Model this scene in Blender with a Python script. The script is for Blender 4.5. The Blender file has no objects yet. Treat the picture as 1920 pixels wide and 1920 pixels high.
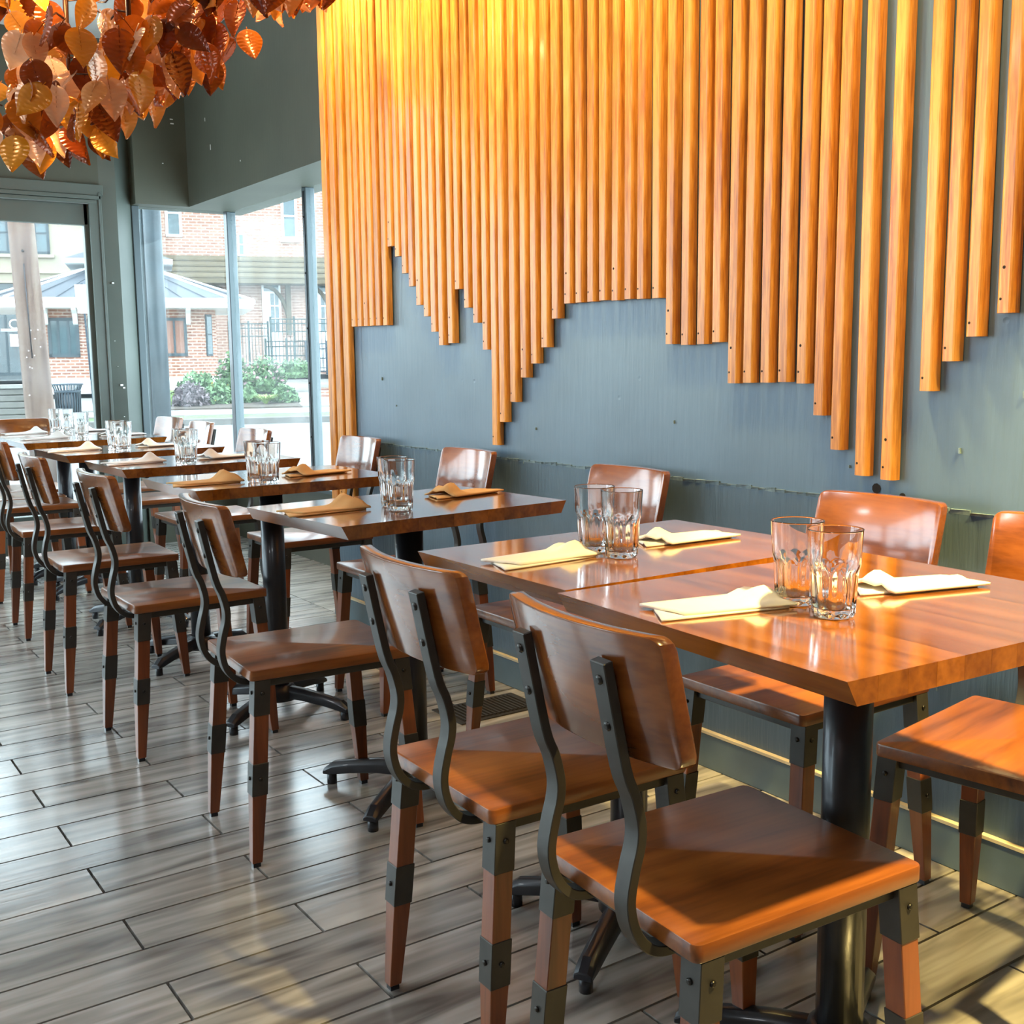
import bpy, bmesh, math, random
from mathutils import Vector, Matrix
random.seed(7)
R = math.radians
scene = bpy.context.scene
col = scene.collection

# ------------------------------------------------------------------ camera
cam = bpy.data.cameras.new('camera'); cam_o = bpy.data.objects.new('camera', cam); col.objects.link(cam_o)
yaw, pit, rol = R(34.443), R(7.803), R(-.639)
f_ = Vector((math.sin(yaw)*math.cos(pit), math.cos(yaw)*math.cos(pit), -math.sin(pit)))
r0 = Vector((math.cos(yaw), -math.sin(yaw), 0)); u0 = r0.cross(f_)
r_ = r0*math.cos(rol)+u0*math.sin(rol); u_ = -r0*math.sin(rol)+u0*math.cos(rol)
cam_o.matrix_world = Matrix((( r_.x, u_.x, -f_.x, 0), (r_.y, u_.y, -f_.y, 0), (r_.z, u_.z, -f_.z, 1.12), (0, 0, 0, 1)))
cam.sensor_width = 36; cam.lens = 2094.85/1920*36; cam.clip_end = 300; cam.clip_start = .02
scene.camera = cam_o

# ------------------------------------------------------------------ world, lights, exposure
w = bpy.data.worlds.new('overcast_sky'); scene.world = w; w.use_nodes = True
bg = w.node_tree.nodes['Background']; bg.inputs[0].default_value = (.76, .89, 1, 1); bg.inputs[1].default_value = 7.5
def light(kind, name, loc, energy, color, target=None, **kw):
    l = bpy.data.lights.new(name, kind); l.energy = energy; l.color = color
    for k, v in kw.items(): setattr(l, k, v)
    o = bpy.data.objects.new(name, l); col.objects.link(o); o.location = loc
    if target is not None:
        o.rotation_euler = (Vector(target)-Vector(loc)).to_track_quat('-Z', 'Y').to_euler()
    return o
WARM = (1, .70, .29)
# warm track spots close to the slat wall, washing it from the ceiling down
for i, y in enumerate((.55, 1.25, 1.95, 2.65, 3.35, 4.05)):
    light('SPOT', 'track_spot', (1.66, y, 2.88), 118, WARM, (2.10, y+.05, 2.15), spot_size=R(82), spot_blend=.8, shadow_soft_size=.05)
# warm pendant-height spot over the nearest tables
light('SPOT', 'table_spot', (1.62, -.10, 2.86), 1150, (1, .74, .25), (1.66, .84, .6), spot_size=R(46), spot_blend=.8, shadow_soft_size=.05)
light('SPOT', 'table_spot', (1.80, 2.05, 2.88), 380, (1, .74, .25), (1.88, 1.15, .45), spot_size=R(30), spot_blend=.6, shadow_soft_size=.05)
light('SPOT', 'table_spot', (1.50, 1.60, 2.88), 40, (1, .72, .32), (1.45, 1.75, .7), spot_size=R(38), spot_blend=.7, shadow_soft_size=.06)
# warm spot in the middle of the leaf chandelier, towards the far tables
light('SPOT', 'chandelier_spot', (1.0, 4.15, 2.02), 75, (1, .68, .26), (1.40, 5.9, .4), spot_size=R(64), spot_blend=.6, shadow_soft_size=.04)
# added cool fill lights under the ceiling, out of view, to brighten the room
for x, y in ((-.6, .2), (-.6, 2.6), (-2.4, 1.2), (-2.4, 4.0)):
    light('AREA', 'ceiling_fill', (x, y, 2.93), 17, (.92, .96, 1), (x, y, 0), shape='DISK', size=.5)
vs = scene.view_settings
vs.view_transform = 'Standard'; vs.look = 'None'; vs.exposure = 0.1; vs.gamma = 1; vs.use_curve_mapping = False

# ------------------------------------------------------------------ materials
def srgb(r, g, b):
    f = lambda c: (c/255/12.92) if c/255 <= .04045 else ((c/255+.055)/1.055)**2.4
    return (f(r), f(g), f(b), 1)
def newmat(name):
    m = bpy.data.materials.new(name); m.use_nodes = True
    nt = m.node_tree; p = nt.nodes['Principled BSDF']
    return m, nt, p
def N(nt, t, **kw):
    n = nt.nodes.new(t)
    for k, v in kw.items():
        if k.startswith('i_'): n.inputs[k[2:].replace('_', ' ')].default_value = v
        else: setattr(n, k, v)
    return n
def ramp(nt, fac, stops):
    r = N(nt, 'ShaderNodeValToRGB'); e = r.color_ramp.elements
    while len(e) < len(stops): e.new(.5)
    for k, (p, c) in enumerate(stops): e[k].position = p; e[k].color = c
    nt.links.new(fac, r.inputs[0]); return r.outputs[0]
def coords(nt, scale=(1, 1, 1), rnd=True, kind='Object'):
    tc = N(nt, 'ShaderNodeTexCoord'); mp = N(nt, 'ShaderNodeMapping'); mp.inputs['Scale'].default_value = scale
    nt.links.new(tc.outputs[kind], mp.inputs[0])
    if rnd:
        oi = N(nt, 'ShaderNodeObjectInfo'); mu = N(nt, 'ShaderNodeMath', operation='MULTIPLY'); mu.inputs[1].default_value = 37.0
        nt.links.new(oi.outputs['Random'], mu.inputs[0]); nt.links.new(mu.outputs[0], mp.inputs['Location'])
    return mp.outputs[0]
def bump(nt, p, h, strength, dist=.01):
    b = N(nt, 'ShaderNodeBump'); b.inputs['Strength'].default_value = strength; b.inputs['Distance'].default_value = dist
    nt.links.new(h, b.inputs['Height']); nt.links.new(b.outputs[0], p.inputs['Normal'])
def varied(nt, colour, amount):
    oi = N(nt, 'ShaderNodeObjectInfo'); mr = N(nt, 'ShaderNodeMapRange'); mr.inputs[3].default_value = 1-amount; mr.inputs[4].default_value = 1+amount
    nt.links.new(oi.outputs['Random'], mr.inputs[0]); h = N(nt, 'ShaderNodeHueSaturation')
    nt.links.new(mr.outputs[0], h.inputs['Value']); nt.links.new(colour, h.inputs['Color']); return h.outputs[0]
def plain(name, c, rough=.5, metal=0, coat=0, nscale=0, namount=.12, bstr=0):
    m, nt, p = newmat(name); p.inputs['Base Color'].default_value = c; p.inputs['Roughness'].default_value = rough
    p.inputs['Metallic'].default_value = metal; p.inputs['Coat Weight'].default_value = coat
    if nscale:
        n = N(nt, 'ShaderNodeTexNoise'); n.inputs['Scale'].default_value = nscale; n.inputs['Detail'].default_value = 6
        nt.links.new(coords(nt), n.inputs['Vector'])
        lo = tuple(x*(1-namount) for x in c[:3])+(1,); hi = tuple(min(1, x*(1+namount)) for x in c[:3])+(1,)
        nt.links.new(ramp(nt, n.outputs[0], [(.3, lo), (.7, hi)]), p.inputs['Base Color'])
        if bstr: bump(nt, p, n.outputs[0], bstr, .002)
    return m
def wood(name, dark, mid, light_, axis='x', rough=.3, coat=.4, grain=14, vary=.08, fine=.3):
    m, nt, p = newmat(name); st = {'x': (.09, 1, 1), 'y': (1, .09, 1), 'z': (1, 1, .06)}[axis]
    v = coords(nt, tuple(s*grain for s in st))
    n = N(nt, 'ShaderNodeTexNoise'); n.inputs['Scale'].default_value = 1.6; n.inputs['Detail'].default_value = 8; n.inputs['Distortion'].default_value = .7
    nt.links.new(v, n.inputs['Vector'])
    v2 = coords(nt, tuple(s*grain*7 for s in st)); n2 = N(nt, 'ShaderNodeTexNoise'); n2.inputs['Scale'].default_value = 2.0; n2.inputs['Detail'].default_value = 3
    nt.links.new(v2, n2.inputs['Vector'])
    mx = N(nt, 'ShaderNodeMath', operation='MULTIPLY_ADD'); mx.inputs[1].default_value = fine; nt.links.new(n2.outputs[0], mx.inputs[0]); nt.links.new(n.outputs[0], mx.inputs[2])
    c = ramp(nt, mx.outputs[0], [(.30+.4*fine, dark), (.47+.5*fine, mid), (.67+.6*fine, light_)])
    nt.links.new(varied(nt, c, vary), p.inputs['Base Color'])
    p.inputs['Roughness'].default_value = rough; p.inputs['Coat Weight'].default_value = coat; p.inputs['Coat Roughness'].default_value = .12
    bump(nt, p, n2.outputs[0], .02, .001)
    return m
M = {}
M['chair_wood'] = wood('varnished_chair_wood', srgb(78, 39, 14), srgb(122, 67, 25), srgb(146, 86, 35), 'x', .32, .35, 9, .05)
M['back_wood'] = wood('varnished_backrest_wood', srgb(82, 41, 15), srgb(120, 65, 25), srgb(144, 83, 36), 'y', .2, .9, 9, .05)
M['leg_wood'] = wood('varnished_leg_wood', srgb(86, 42, 20), srgb(120, 62, 30), srgb(142, 78, 40), 'z', .35, .2, 10, .05)
M['table_wood'] = wood('varnished_table_wood', srgb(92, 48, 13), srgb(130, 74, 21), srgb(158, 96, 31), 'y', .12, 1.0, 8, .14)
M['slat_wood'] = wood('varnished_pine_slat', srgb(160, 92, 28), srgb(202, 132, 45), srgb(224, 156, 66), 'z', .38, .25, 16, .07, .75)
M['steel'] = plain('dark_bronze_steel', srgb(64, 61, 57), .42, .45, 0, 30, .12)
M['bolt'] = plain('black_bolt', srgb(58, 56, 54), .3, .8)
M['black'] = plain('black_powder_coated_iron', srgb(40, 41, 46), .32, .3, .2, 25, .15)
M['white'] = plain('white_paint', srgb(232, 234, 232), .5)
M['dark_gap'] = plain('dark_grout', srgb(46, 42, 38), .9, 0, 0, 60, .2)
M['hole'] = plain('dark_hole', srgb(34, 26, 22), .9)

# painted wall: blue grey, brushed by hand, satin
def wall_mat(name, c, rough, bs, patch=None):
    m, nt, p = newmat(name)
    v = coords(nt, (26, 26, 2.2), False, 'Object'); n = N(nt, 'ShaderNodeTexNoise'); n.inputs['Scale'].default_value = 2.5; n.inputs['Detail'].default_value = 5
    nt.links.new(v, n.inputs['Vector'])
    v2 = coords(nt, (1, 1, 1), False); n2 = N(nt, 'ShaderNodeTexNoise'); n2.inputs['Scale'].default_value = 2.4; n2.inputs['Detail'].default_value = 7; nt.links.new(v2, n2.inputs['Vector'])
    lo = tuple(x*.86 for x in c[:3])+(1,); hi = tuple(x*1.14 for x in c[:3])+(1,)
    nt.links.new(ramp(nt, n2.outputs[0], [(.3, lo), (.7, hi)]), p.inputs['Base Color'])
    vo = N(nt, 'ShaderNodeTexVoronoi'); vo.inputs['Scale'].default_value = 9; nt.links.new(v2, vo.inputs['Vector'])
    dent = ramp(nt, vo.outputs['Distance'], [(.0, (0, 0, 0, 1)), (.07, (1, 1, 1, 1))])
    ad = N(nt, 'ShaderNodeMath', operation='MULTIPLY_ADD'); ad.inputs[1].default_value = .6; nt.links.new(dent, ad.inputs[0]); nt.links.new(n.outputs[0], ad.inputs[2])
    bump(nt, p, ad.outputs[0], bs, .004)
    p.inputs['Roughness'].default_value = rough; return m
M['wall'] = wall_mat('blue_grey_wall_paint', srgb(97, 120, 140), .33, .4)
M['wall_low'] = wall_mat('blue_grey_wall_paint_rough', srgb(82, 102, 118), .33, .7)
M['wall_green'] = wall_mat('grey_green_wall_paint', srgb(78, 80, 68), .5, .12)
M['trim_green'] = wall_mat('grey_green_trim_paint', srgb(86, 94, 88), .38, .05)
M['ceiling'] = plain('ceiling_paint', srgb(205, 205, 200), .8)
M['room_wall'] = plain('warm_grey_room_paint', srgb(176, 166, 152), .7)
M['baseboard'] = plain('blue_grey_baseboard', srgb(84, 102, 110), .4, 0, 0, 8, .1)
M['raw_edge'] = plain('bare_wood_edge', srgb(206, 192, 160), .7)
M['frame'] = plain('window_frame_paint', srgb(84, 96, 100), .35, .2)
M['ledge'] = plain('chipped_plaster_edge', srgb(112, 132, 138), .4, 0, 0, 60, .35, .6)

# wood-look porcelain plank with hand-scraped ridges
def floor_mat():
    m, nt, p = newmat('wood_look_tile')
    v = coords(nt, (1.1, 9, 1)); n = N(nt, 'ShaderNodeTexNoise'); n.inputs['Scale'].default_value = 2.6; n.inputs['Detail'].default_value = 2.5; n.inputs['Distortion'].default_value = .5
    nt.links.new(v, n.inputs['Vector'])
    c = ramp(nt, n.outputs[0], [(.3, srgb(94, 90, 86)), (.5, srgb(142, 138, 132)), (.72, srgb(178, 174, 168))])
    nt.links.new(varied(nt, c, .08), p.inputs['Base Color'])
    v2 = coords(nt, (.45, 8, 1)); n2 = N(nt, 'ShaderNodeTexNoise'); n2.inputs['Scale'].default_value = 5.5; n2.inputs['Detail'].default_value = 2.5; n2.inputs['Distortion'].default_value = 1.0
    nt.links.new(v2, n2.inputs['Vector']); bump(nt, p, n2.outputs[0], .08, .003)
    p.inputs['Roughness'].default_value = .2; p.inputs['Specular IOR Level'].default_value = 1.0; p.inputs['IOR'].default_value = 1.7
    return m
M['plank'] = floor_mat()

def glass_pane():
    m, nt, p = newmat('window_glass'); out = nt.nodes['Material Output']
    tr = N(nt, 'ShaderNodeBsdfTransparent'); tr.inputs[0].default_value = (.93, .97, .96, 1)
    gl = N(nt, 'ShaderNodeBsdfGlossy'); gl.inputs['Roughness'].default_value = .02
    df = N(nt, 'ShaderNodeBsdfTranslucent'); df.inputs[0].default_value = (.85, .93, .96, 1)
    n = N(nt, 'ShaderNodeTexNoise'); n.inputs['Scale'].default_value = 3; n.inputs['Detail'].default_value = 6; nt.links.new(coords(nt), n.inputs['Vector'])
    dirt = ramp(nt, n.outputs[0], [(.35, (.006, .006, .006, 1)), (.75, (.035, .035, .035, 1))])
    m1 = N(nt, 'ShaderNodeMixShader'); nt.links.new(dirt, m1.inputs[0]); nt.links.new(tr.outputs[0], m1.inputs[1]); nt.links.new(df.outputs[0], m1.inputs[2])
    lw = N(nt, 'ShaderNodeLayerWeight'); lw.inputs[0].default_value = .5
    pw = N(nt, 'ShaderNodeMath', operation='POWER'); pw.inputs[1].default_value = 5; nt.links.new(lw.outputs['Facing'], pw.inputs[0])
    fr = N(nt, 'ShaderNodeMath', operation='MULTIPLY_ADD'); fr.inputs[1].default_value = .10; fr.inputs[2].default_value = .012; nt.links.new(pw.outputs[0], fr.inputs[0])
    m2 = N(nt, 'ShaderNodeMixShader'); nt.links.new(fr.outputs[0], m2.inputs[0]); nt.links.new(m1.outputs[0], m2.inputs[1]); nt.links.new(gl.outputs[0], m2.inputs[2])
    nt.links.new(m2.outputs[0], out.inputs[0]); return m
M['pane'] = glass_pane()
def tumbler_glass():
    m, nt, p = newmat('clear_tumbler_glass'); p.inputs['Base Color'].default_value = (.98, .99, .99, 1); p.inputs['Roughness'].default_value = .0
    p.inputs['Transmission Weight'].default_value = 1; p.inputs['IOR'].default_value = 1.48; return m
M['glass'] = tumbler_glass()
def leaf_mat():
    m, nt, p = newmat('amber_copper_leaf'); out = nt.nodes['Material Output']
    oi = N(nt, 'ShaderNodeObjectInfo')
    c = ramp(nt, oi.outputs['Random'], [(0, srgb(92, 34, 8)), (.22, srgb(136, 62, 16)), (.45, srgb(176, 94, 24)), (.65, srgb(214, 142, 36)), (.84, srgb(202, 138, 92)), (1, srgb(230, 200, 172))])
    p.inputs['Roughness'].default_value = .2; p.inputs['Metallic'].default_value = .35; p.inputs['Coat Weight'].default_value = .6
    nt.links.new(c, p.inputs['Base Color'])
    t = N(nt, 'ShaderNodeBsdfTranslucent'); nt.links.new(c, t.inputs[0])
    mx = N(nt, 'ShaderNodeMixShader'); mx.inputs[0].default_value = .42; nt.links.new(p.outputs[0], mx.inputs[1]); nt.links.new(t.outputs[0], mx.inputs[2]); nt.links.new(mx.outputs[0], out.inputs[0])
    return m
M['leaf'] = leaf_mat()
M['twig'] = plain('dark_bronze_branch', srgb(70, 44, 30), .35, .5)
def paper(name, c):
    m, nt, p = newmat(name); n = N(nt, 'ShaderNodeTexNoise'); n.inputs['Scale'].default_value = 90; nt.links.new(coords(nt), n.inputs['Vector'])
    p.inputs['Base Color'].default_value = c; p.inputs['Roughness'].default_value = .9; bump(nt, p, n.outputs[0], .15, .001); return m
M['napkin_cream'] = paper('cream_paper_napkin', srgb(230, 222, 208)); M['napkin_tan'] = paper('tan_paper_napkin', srgb(222, 176, 116)); M['napkin_white'] = paper('white_paper_napkin', srgb(240, 240, 238))  # napkin colour set per table: cream nearest, then tan, then white

def brick_mat(name, c1, c2, mortar, scale=1.0, wdt=.21, hgt=.075):
    m, nt, p = newmat(name); b = N(nt, 'ShaderNodeTexBrick'); b.inputs['Color1'].default_value = c1; b.inputs['Color2'].default_value = c2; b.inputs['Mortar'].default_value = mortar
    b.inputs['Scale'].default_value = scale; b.inputs['Brick Width'].default_value = wdt; b.inputs['Row Height'].default_value = hgt; b.inputs['Mortar Size'].default_value = .016
    tc = N(nt, 'ShaderNodeTexCoord'); sx = N(nt, 'ShaderNodeSeparateXYZ'); cx = N(nt, 'ShaderNodeCombineXYZ'); ad = N(nt, 'ShaderNodeMath', operation='ADD')
    nt.links.new(tc.outputs['Object'], sx.inputs[0]); nt.links.new(sx.outputs[0], ad.inputs[0]); nt.links.new(sx.outputs[1], ad.inputs[1])
    nt.links.new(ad.outputs[0], cx.inputs[0]); nt.links.new(sx.outputs[2], cx.inputs[1]); nt.links.new(cx.outputs[0], b.inputs['Vector'])
    nt.links.new(b.outputs[0], p.inputs['Base Color']); p.inputs['Roughness'].default_value = .85; return m
M['brick_hall'] = brick_mat('pale_red_brick', srgb(140, 104, 90), srgb(160, 124, 108), srgb(182, 160, 146), 1, .30, .11)
M['brick_kiosk'] = brick_mat('red_brown_brick', srgb(126, 80, 62), srgb(156, 108, 86), srgb(184, 162, 146), 1, .24, .085)
M['stucco'] = plain('cream_stucco', srgb(144, 136, 118), .8, 0, 0, 4, .05)
M['metal_roof'] = plain('grey_metal_roof', srgb(75, 79, 86), .5, .2)
M['ext_glass'] = plain('dark_window_glass', srgb(60, 79, 84), .1, 0, .3, 3, .25)
M['shop_glass'] = plain('dark_shop_glass', srgb(47, 60, 64), .12, 0, .3, 1.5, .35)
M['blind'] = plain('salmon_blind', srgb(136, 96, 79), .7)
M['ext_frame'] = plain('slate_window_frame', srgb(44, 58, 64), .5)
M['pole_wood'] = wood('weathered_pole_wood', srgb(76, 58, 51), srgb(104, 85, 75), srgb(124, 108, 96), 'z', .85, 0, 6, .02)
M['can'] = plain('blue_grey_can_steel', srgb(45, 57, 66), .45, .4)
M['column'] = plain('blue_grey_column_paint', srgb(39, 53, 60), .4, .1, 0, 5, .3)
M['asphalt'] = plain('pale_asphalt', srgb(107, 107, 108), .9, 0, 0, 3, .08)
M['concrete'] = plain('pale_concrete', srgb(131, 128, 124), .9, 0, 0, 2, .05)
M['kerb'] = plain('granite_kerb', srgb(99, 96, 92), .9, 0, 0, 12, .18)
M['soil'] = plain('dark_mulch', srgb(76, 66, 58), .95, 0, 0, 12, .25)
M['lawn'] = plain('grass_verge', srgb(84, 104, 66), .95, 0, 0, 8, .25)
M['rail'] = plain('dark_green_railing', srgb(32, 53, 52), .4, .3); M['rail_b'] = plain('dark_blue_railing', srgb(34, 48, 60), .4, .3)
M['shingle'] = plain('brown_shingle', srgb(96, 85, 66), .85, 0, 0, 9, .25)
M['bracket'] = plain('brown_bracket_timber', srgb(92, 83, 67), .8, 0, 0, 5, .15)
def foliage(name, a, b):
    m, nt, p = newmat(name); n = N(nt, 'ShaderNodeTexNoise'); n.inputs['Scale'].default_value = 9; nt.links.new(coords(nt), n.inputs['Vector'])
    nt.links.new(ramp(nt, n.outputs[0], [(.35, a), (.65, b)]), p.inputs['Base Color']); p.inputs['Roughness'].default_value = .7
    return m
M['green'] = foliage('mid_green_leaves', srgb(66, 95, 60), srgb(102, 131, 86)); M['lime'] = foliage('lime_blades', srgb(102, 136, 53), srgb(141, 161, 86))
M['purple'] = foliage('dusky_purple_leaves', srgb(80, 69, 74), srgb(120, 106, 109)); M['pink'] = foliage('pink_petals', srgb(162, 108, 126), srgb(175, 148, 154))
M['straw'] = foliage('straw_grass', srgb(146, 118, 66), srgb(162, 144, 100)); M['yellow'] = foliage('yellow_petals', srgb(172, 141, 43), srgb(177, 158, 79))

# ------------------------------------------------------------------ mesh helpers
class MB:
    def __init__(s): s.v = []; s.f = []; s.sm = []
    def add(s, vs, fs, smooth=False):
        o = len(s.v); s.v += [tuple(v) for v in vs]; s.f += [tuple(i+o for i in f) for f in fs]; s.sm += [smooth]*len(fs); return s
    def box(s, x0, x1, y0, y1, z0, z1):
        return s.add([(x0, y0, z0), (x1, y0, z0), (x1, y1, z0), (x0, y1, z0), (x0, y0, z1), (x1, y0, z1), (x1, y1, z1), (x0, y1, z1)],
                     [(0, 3, 2, 1), (4, 5, 6, 7), (0, 1, 5, 4), (1, 2, 6, 5), (2, 3, 7, 6), (3, 0, 4, 7)])
    def hexa(s, bot, top):
        return s.add(list(bot)+list(top), [(3, 2, 1, 0), (4, 5, 6, 7), (0, 1, 5, 4), (1, 2, 6, 5), (2, 3, 7, 6), (3, 0, 4, 7)])
    def bar(s, a, b, w, h=None, up=(0, 0, 1)):
        h = h or w; a = Vector(a); b = Vector(b); d = (b-a).normalized(); up = Vector(up)
        if abs(d.dot(up)) > .98: up = Vector((1, 0, 0))
        x = d.cross(up).normalized()*w/2; y = x.cross(d).normalized()*h/2
        return s.hexa([a-x-y, a+x-y, a+x+y, a-x+y], [b-x-y, b+x-y, b+x+y, b-x+y])
    def prism(s, poly, z0, z1, smooth=False):
        n = len(poly); s.add([(x, y, z0) for x, y in poly]+[(x, y, z1) for x, y in poly], [tuple(range(n))[::-1], tuple(range(n, 2*n))])
        o = len(s.v)-2*n
        for i in range(n): s.f.append((o+i, o+(i+1) % n, o+n+(i+1) % n, o+n+i)); s.sm.append(smooth)
        return s
    def tube(s, path, rad, n=8, cap=True):
        path = [Vector(p) for p in path]; rr = rad if isinstance(rad, (list, tuple)) else [rad]*len(path); o = len(s.v)
        px = None
        for i, p in enumerate(path):
            d = (path[min(i+1, len(path)-1)]-path[max(i-1, 0)]).normalized()
            if px is None:
                up = Vector((0, 0, 1)) if abs(d.z) < .9 else Vector((1, 0, 0)); px = d.cross(up).normalized()
            px = (px-d*px.dot(d)).normalized(); py = d.cross(px)
            for k in range(n):
                a = 2*math.pi*k/n; s.v.append(tuple(p+px*(rr[i]*math.cos(a))+py*(rr[i]*math.sin(a))))
        for i in range(len(path)-1):
            for k in range(n): s.f.append((o+i*n+k, o+i*n+(k+1) % n, o+(i+1)*n+(k+1) % n, o+(i+1)*n+k)); s.sm.append(True)
        if cap:
            s.f.append(tuple(o+k for k in range(n))[::-1]); s.f.append(tuple(o+(len(path)-1)*n+k for k in range(n))); s.sm += [False]*2
        return s
    def lathe(s, prof, n=32, c=(0, 0, 0), rf=None, smooth=True):
        o = len(s.v); m = len(prof)
        for i, (r, z) in enumerate(prof):
            for k in range(n):
                a = 2*math.pi*k/n; q = r*(rf(a, i) if rf else 1); s.v.append((c[0]+q*math.cos(a), c[1]+q*math.sin(a), c[2]+z))
        for i in range(m-1):
            for k in range(n): s.f.append((o+i*n+k, o+i*n+(k+1) % n, o+(i+1)*n+(k+1) % n, o+(i+1)*n+k)); s.sm.append(smooth)
        return s
    def disc(s, c, axis, r, h, n=8):
        c = Vector(c); a = Vector(axis).normalized(); return s.tube([c, c+a*h*.6, c+a*h], [r, r, r*.55], n)
    def mesh(s, name, mat, bevel=0, seg=2, fix=False):
        me = bpy.data.meshes.new(name); me.from_pydata(s.v, [], s.f); me.polygons.foreach_set('use_smooth', s.sm)
        if bevel or fix:
            bm = bmesh.new(); bm.from_mesh(me)
            if fix: bmesh.ops.recalc_face_normals(bm, faces=bm.faces)
            if bevel:
                ed = [e for e in bm.edges if len(e.link_faces) == 2 and e.calc_face_angle(0) > .6]
                bmesh.ops.bevel(bm, geom=ed, offset=bevel, segments=seg, affect='EDGES', profile=.5)
                for f in bm.faces: f.smooth = True
                for e in bm.edges: e.smooth = not (len(e.link_faces) == 2 and e.calc_face_angle(0) > .42)
            bm.to_mesh(me); bm.free()
        me.materials.append(M[mat] if isinstance(mat, str) else mat); me.update(); return me
    def build(s, name, mat, parent=None, bevel=0, seg=2, fix=False, loc=None):
        return obj(name, s.mesh(name, mat, bevel, seg, fix), parent, loc)
def obj(name, me, parent=None, loc=None, rot=None):
    o = bpy.data.objects.new(name, me); col.objects.link(o); o.parent = parent
    if loc: o.location = loc
    if rot: o.rotation_euler = rot
    return o
def tag(o, label=None, cat=None, group=None, kind=None):
    for k, v in (('label', label), ('category', cat), ('group', group), ('kind', kind)):
        if v: o[k] = v
    return o
def thing(name, label, cat, loc=(0, 0, 0), rz=0, group=None):
    o = obj(name, None, None, loc, (0, 0, rz)); o.empty_display_size = .1; return tag(o, label, cat, group)
KIDS = {}
def copy_tree(o, parent=None, flat=None):
    c = o.copy(); col.objects.link(c); c.parent = parent
    for ch in o.children: copy_tree(ch, c)
    return c
def structure(o): return tag(o, kind='structure')

# ------------------------------------------------------------------ room shell
WX = 2.12; CEIL = 2.97; FY = 6.88; XL = -4.2; YB = -3.0; XG = 2.65; ZT = 2.058; XH = 2.352; YC = 6.99; YE = 4.47; SILL = .41
floor = structure(MB().box(XL-.1, XG+.1, YB-.1, YC+.1, -.14, -.012).build('floor', 'dark_gap'))
floor['label'] = 'grey brown wood-look plank tile floor with dark grout joints'
# planks: rows along the wall's normal, half-bond
PW, PL = .1418, .645
plank_me = MB().box(-PL/2+.003, PL/2-.003, -PW/2+.0028, PW/2-.0028, -.012, 0).mesh('floor_plank', 'plank')
rest = MB()
k0 = int((YB-2.073)/PW)
for k in range(k0, 35):
    yc = 2.073+PW*(k+.5); j0 = .55 if k % 2 == 0 else .862
    for n in range(-9, 5):
        xa = j0+PL*n; xb = xa+PL
        if xb < XL or xa > WX: continue
        if yc+PW/2 > YC+.1: continue
        if xb > -.1 and yc > -.2 and xb < WX+.02:
            obj('floor_plank', plank_me, floor, ((xa+xb)/2, yc, 0))
        else:
            lim = WX
            a, b = max(xa, XL)+.003, min(xb, lim)-.003
            if b-a < .02: continue
            if xb > -.1 and yc > -.2:
                MB().box(a-(a+b)/2, b-(a+b)/2, -PW/2+.0028, PW/2-.0028, -.012, 0).build('floor_plank', 'plank', floor, loc=((a+b)/2, yc, 0))
            else: rest.box(a, b, yc-PW/2+.0028, yc+PW/2-.0028, -.012, 0)
tag(rest.build('floor_planks_far', 'plank', floor), kind='stuff')

wall_r = structure(MB().box(WX, WX+.5, YB, YE, .786, CEIL).build('wall_right', 'wall'))
wall_r['label'] = 'blue grey brushed painted wall behind the slats'
low = MB().box(WX-.004, WX+.5, YB, YE, 0, .786).build('wall_dado', 'wall_low', wall_r)
# broken plaster line where the lower wall meets the upper one
le = MB(); y = YB; rr = random.Random(3)
while y < YE-.03:
    d = rr.uniform(.018, .06); h = rr.uniform(.002, .008); t = rr.uniform(.001, .006)
    le.hexa([(WX-.004, y, .782), (WX+.01, y, .782), (WX+.01, y+d, .782), (WX-.004, y+d, .782)],
            [(WX-.004-t*.3, y, .786+h), (WX+.01, y, .786+h), (WX+.01, y+d*.9, .786+h*rr.uniform(.4, 1.3)), (WX-.004-t, y+d*.9, .786+h*.8)]); y += d
le.build('plaster_edge', 'ledge', wall_r)
for yy, zz, a, b in ((1.618, .818, .012, .007), (1.548, .806, .008, .008)):
    MB().tube([(WX-.0015, yy, zz), (WX+.01, yy, zz)], [a, b], 9).build('wall_hole', 'hole', wall_r)
rr = random.Random(11)
for i in range(26):
    yy = rr.uniform(1.15, 4.0); zz = rr.uniform(.35, 1.05); s = rr.uniform(.003, .007)
    MB().hexa([(WX-.006, yy-s*.3, zz-s), (WX+.01, yy-s*.3, zz-s), (WX+.01, yy+s*.3, zz-s), (WX-.006, yy+s*.3, zz-s)],
              [(WX-.005, yy, zz+s), (WX+.01, yy, zz+s), (WX+.01, yy+s*.5, zz+s), (WX-.005, yy+s*.5, zz+s)]).build('paint_lump', 'ledge', wall_r)
bb = structure(MB().box(WX-.018, WX-.003, YB, YE, 0, .096).build('baseboard_right', 'baseboard', None, .002, 1))
bb['label'] = 'blue grey baseboard with a bare wood top edge'
MB().box(WX-.020, WX-.003, YB, YE, .0965, .104).build('bare_edge', 'raw_edge', bb)
ceil = structure(MB().box(XL-.1, XG+.3, YB-.1, YC+.3, CEIL, CEIL+.1).build('ceiling', 'ceiling'))
wl = MB(); wl.box(XL-.2, XL, YB-.1, 4.0, 0, CEIL); wl.box(XL-.2, XL, 4.0, FY+.15, 0, SILL); wl.box(XL-.2, XL, 4.0, FY+.15, 2.88, CEIL); wl.box(XL-.2, XL, FY-.1, FY+.15, SILL, 2.88)
structure(wl.build('wall_left', 'room_wall'))
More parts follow.
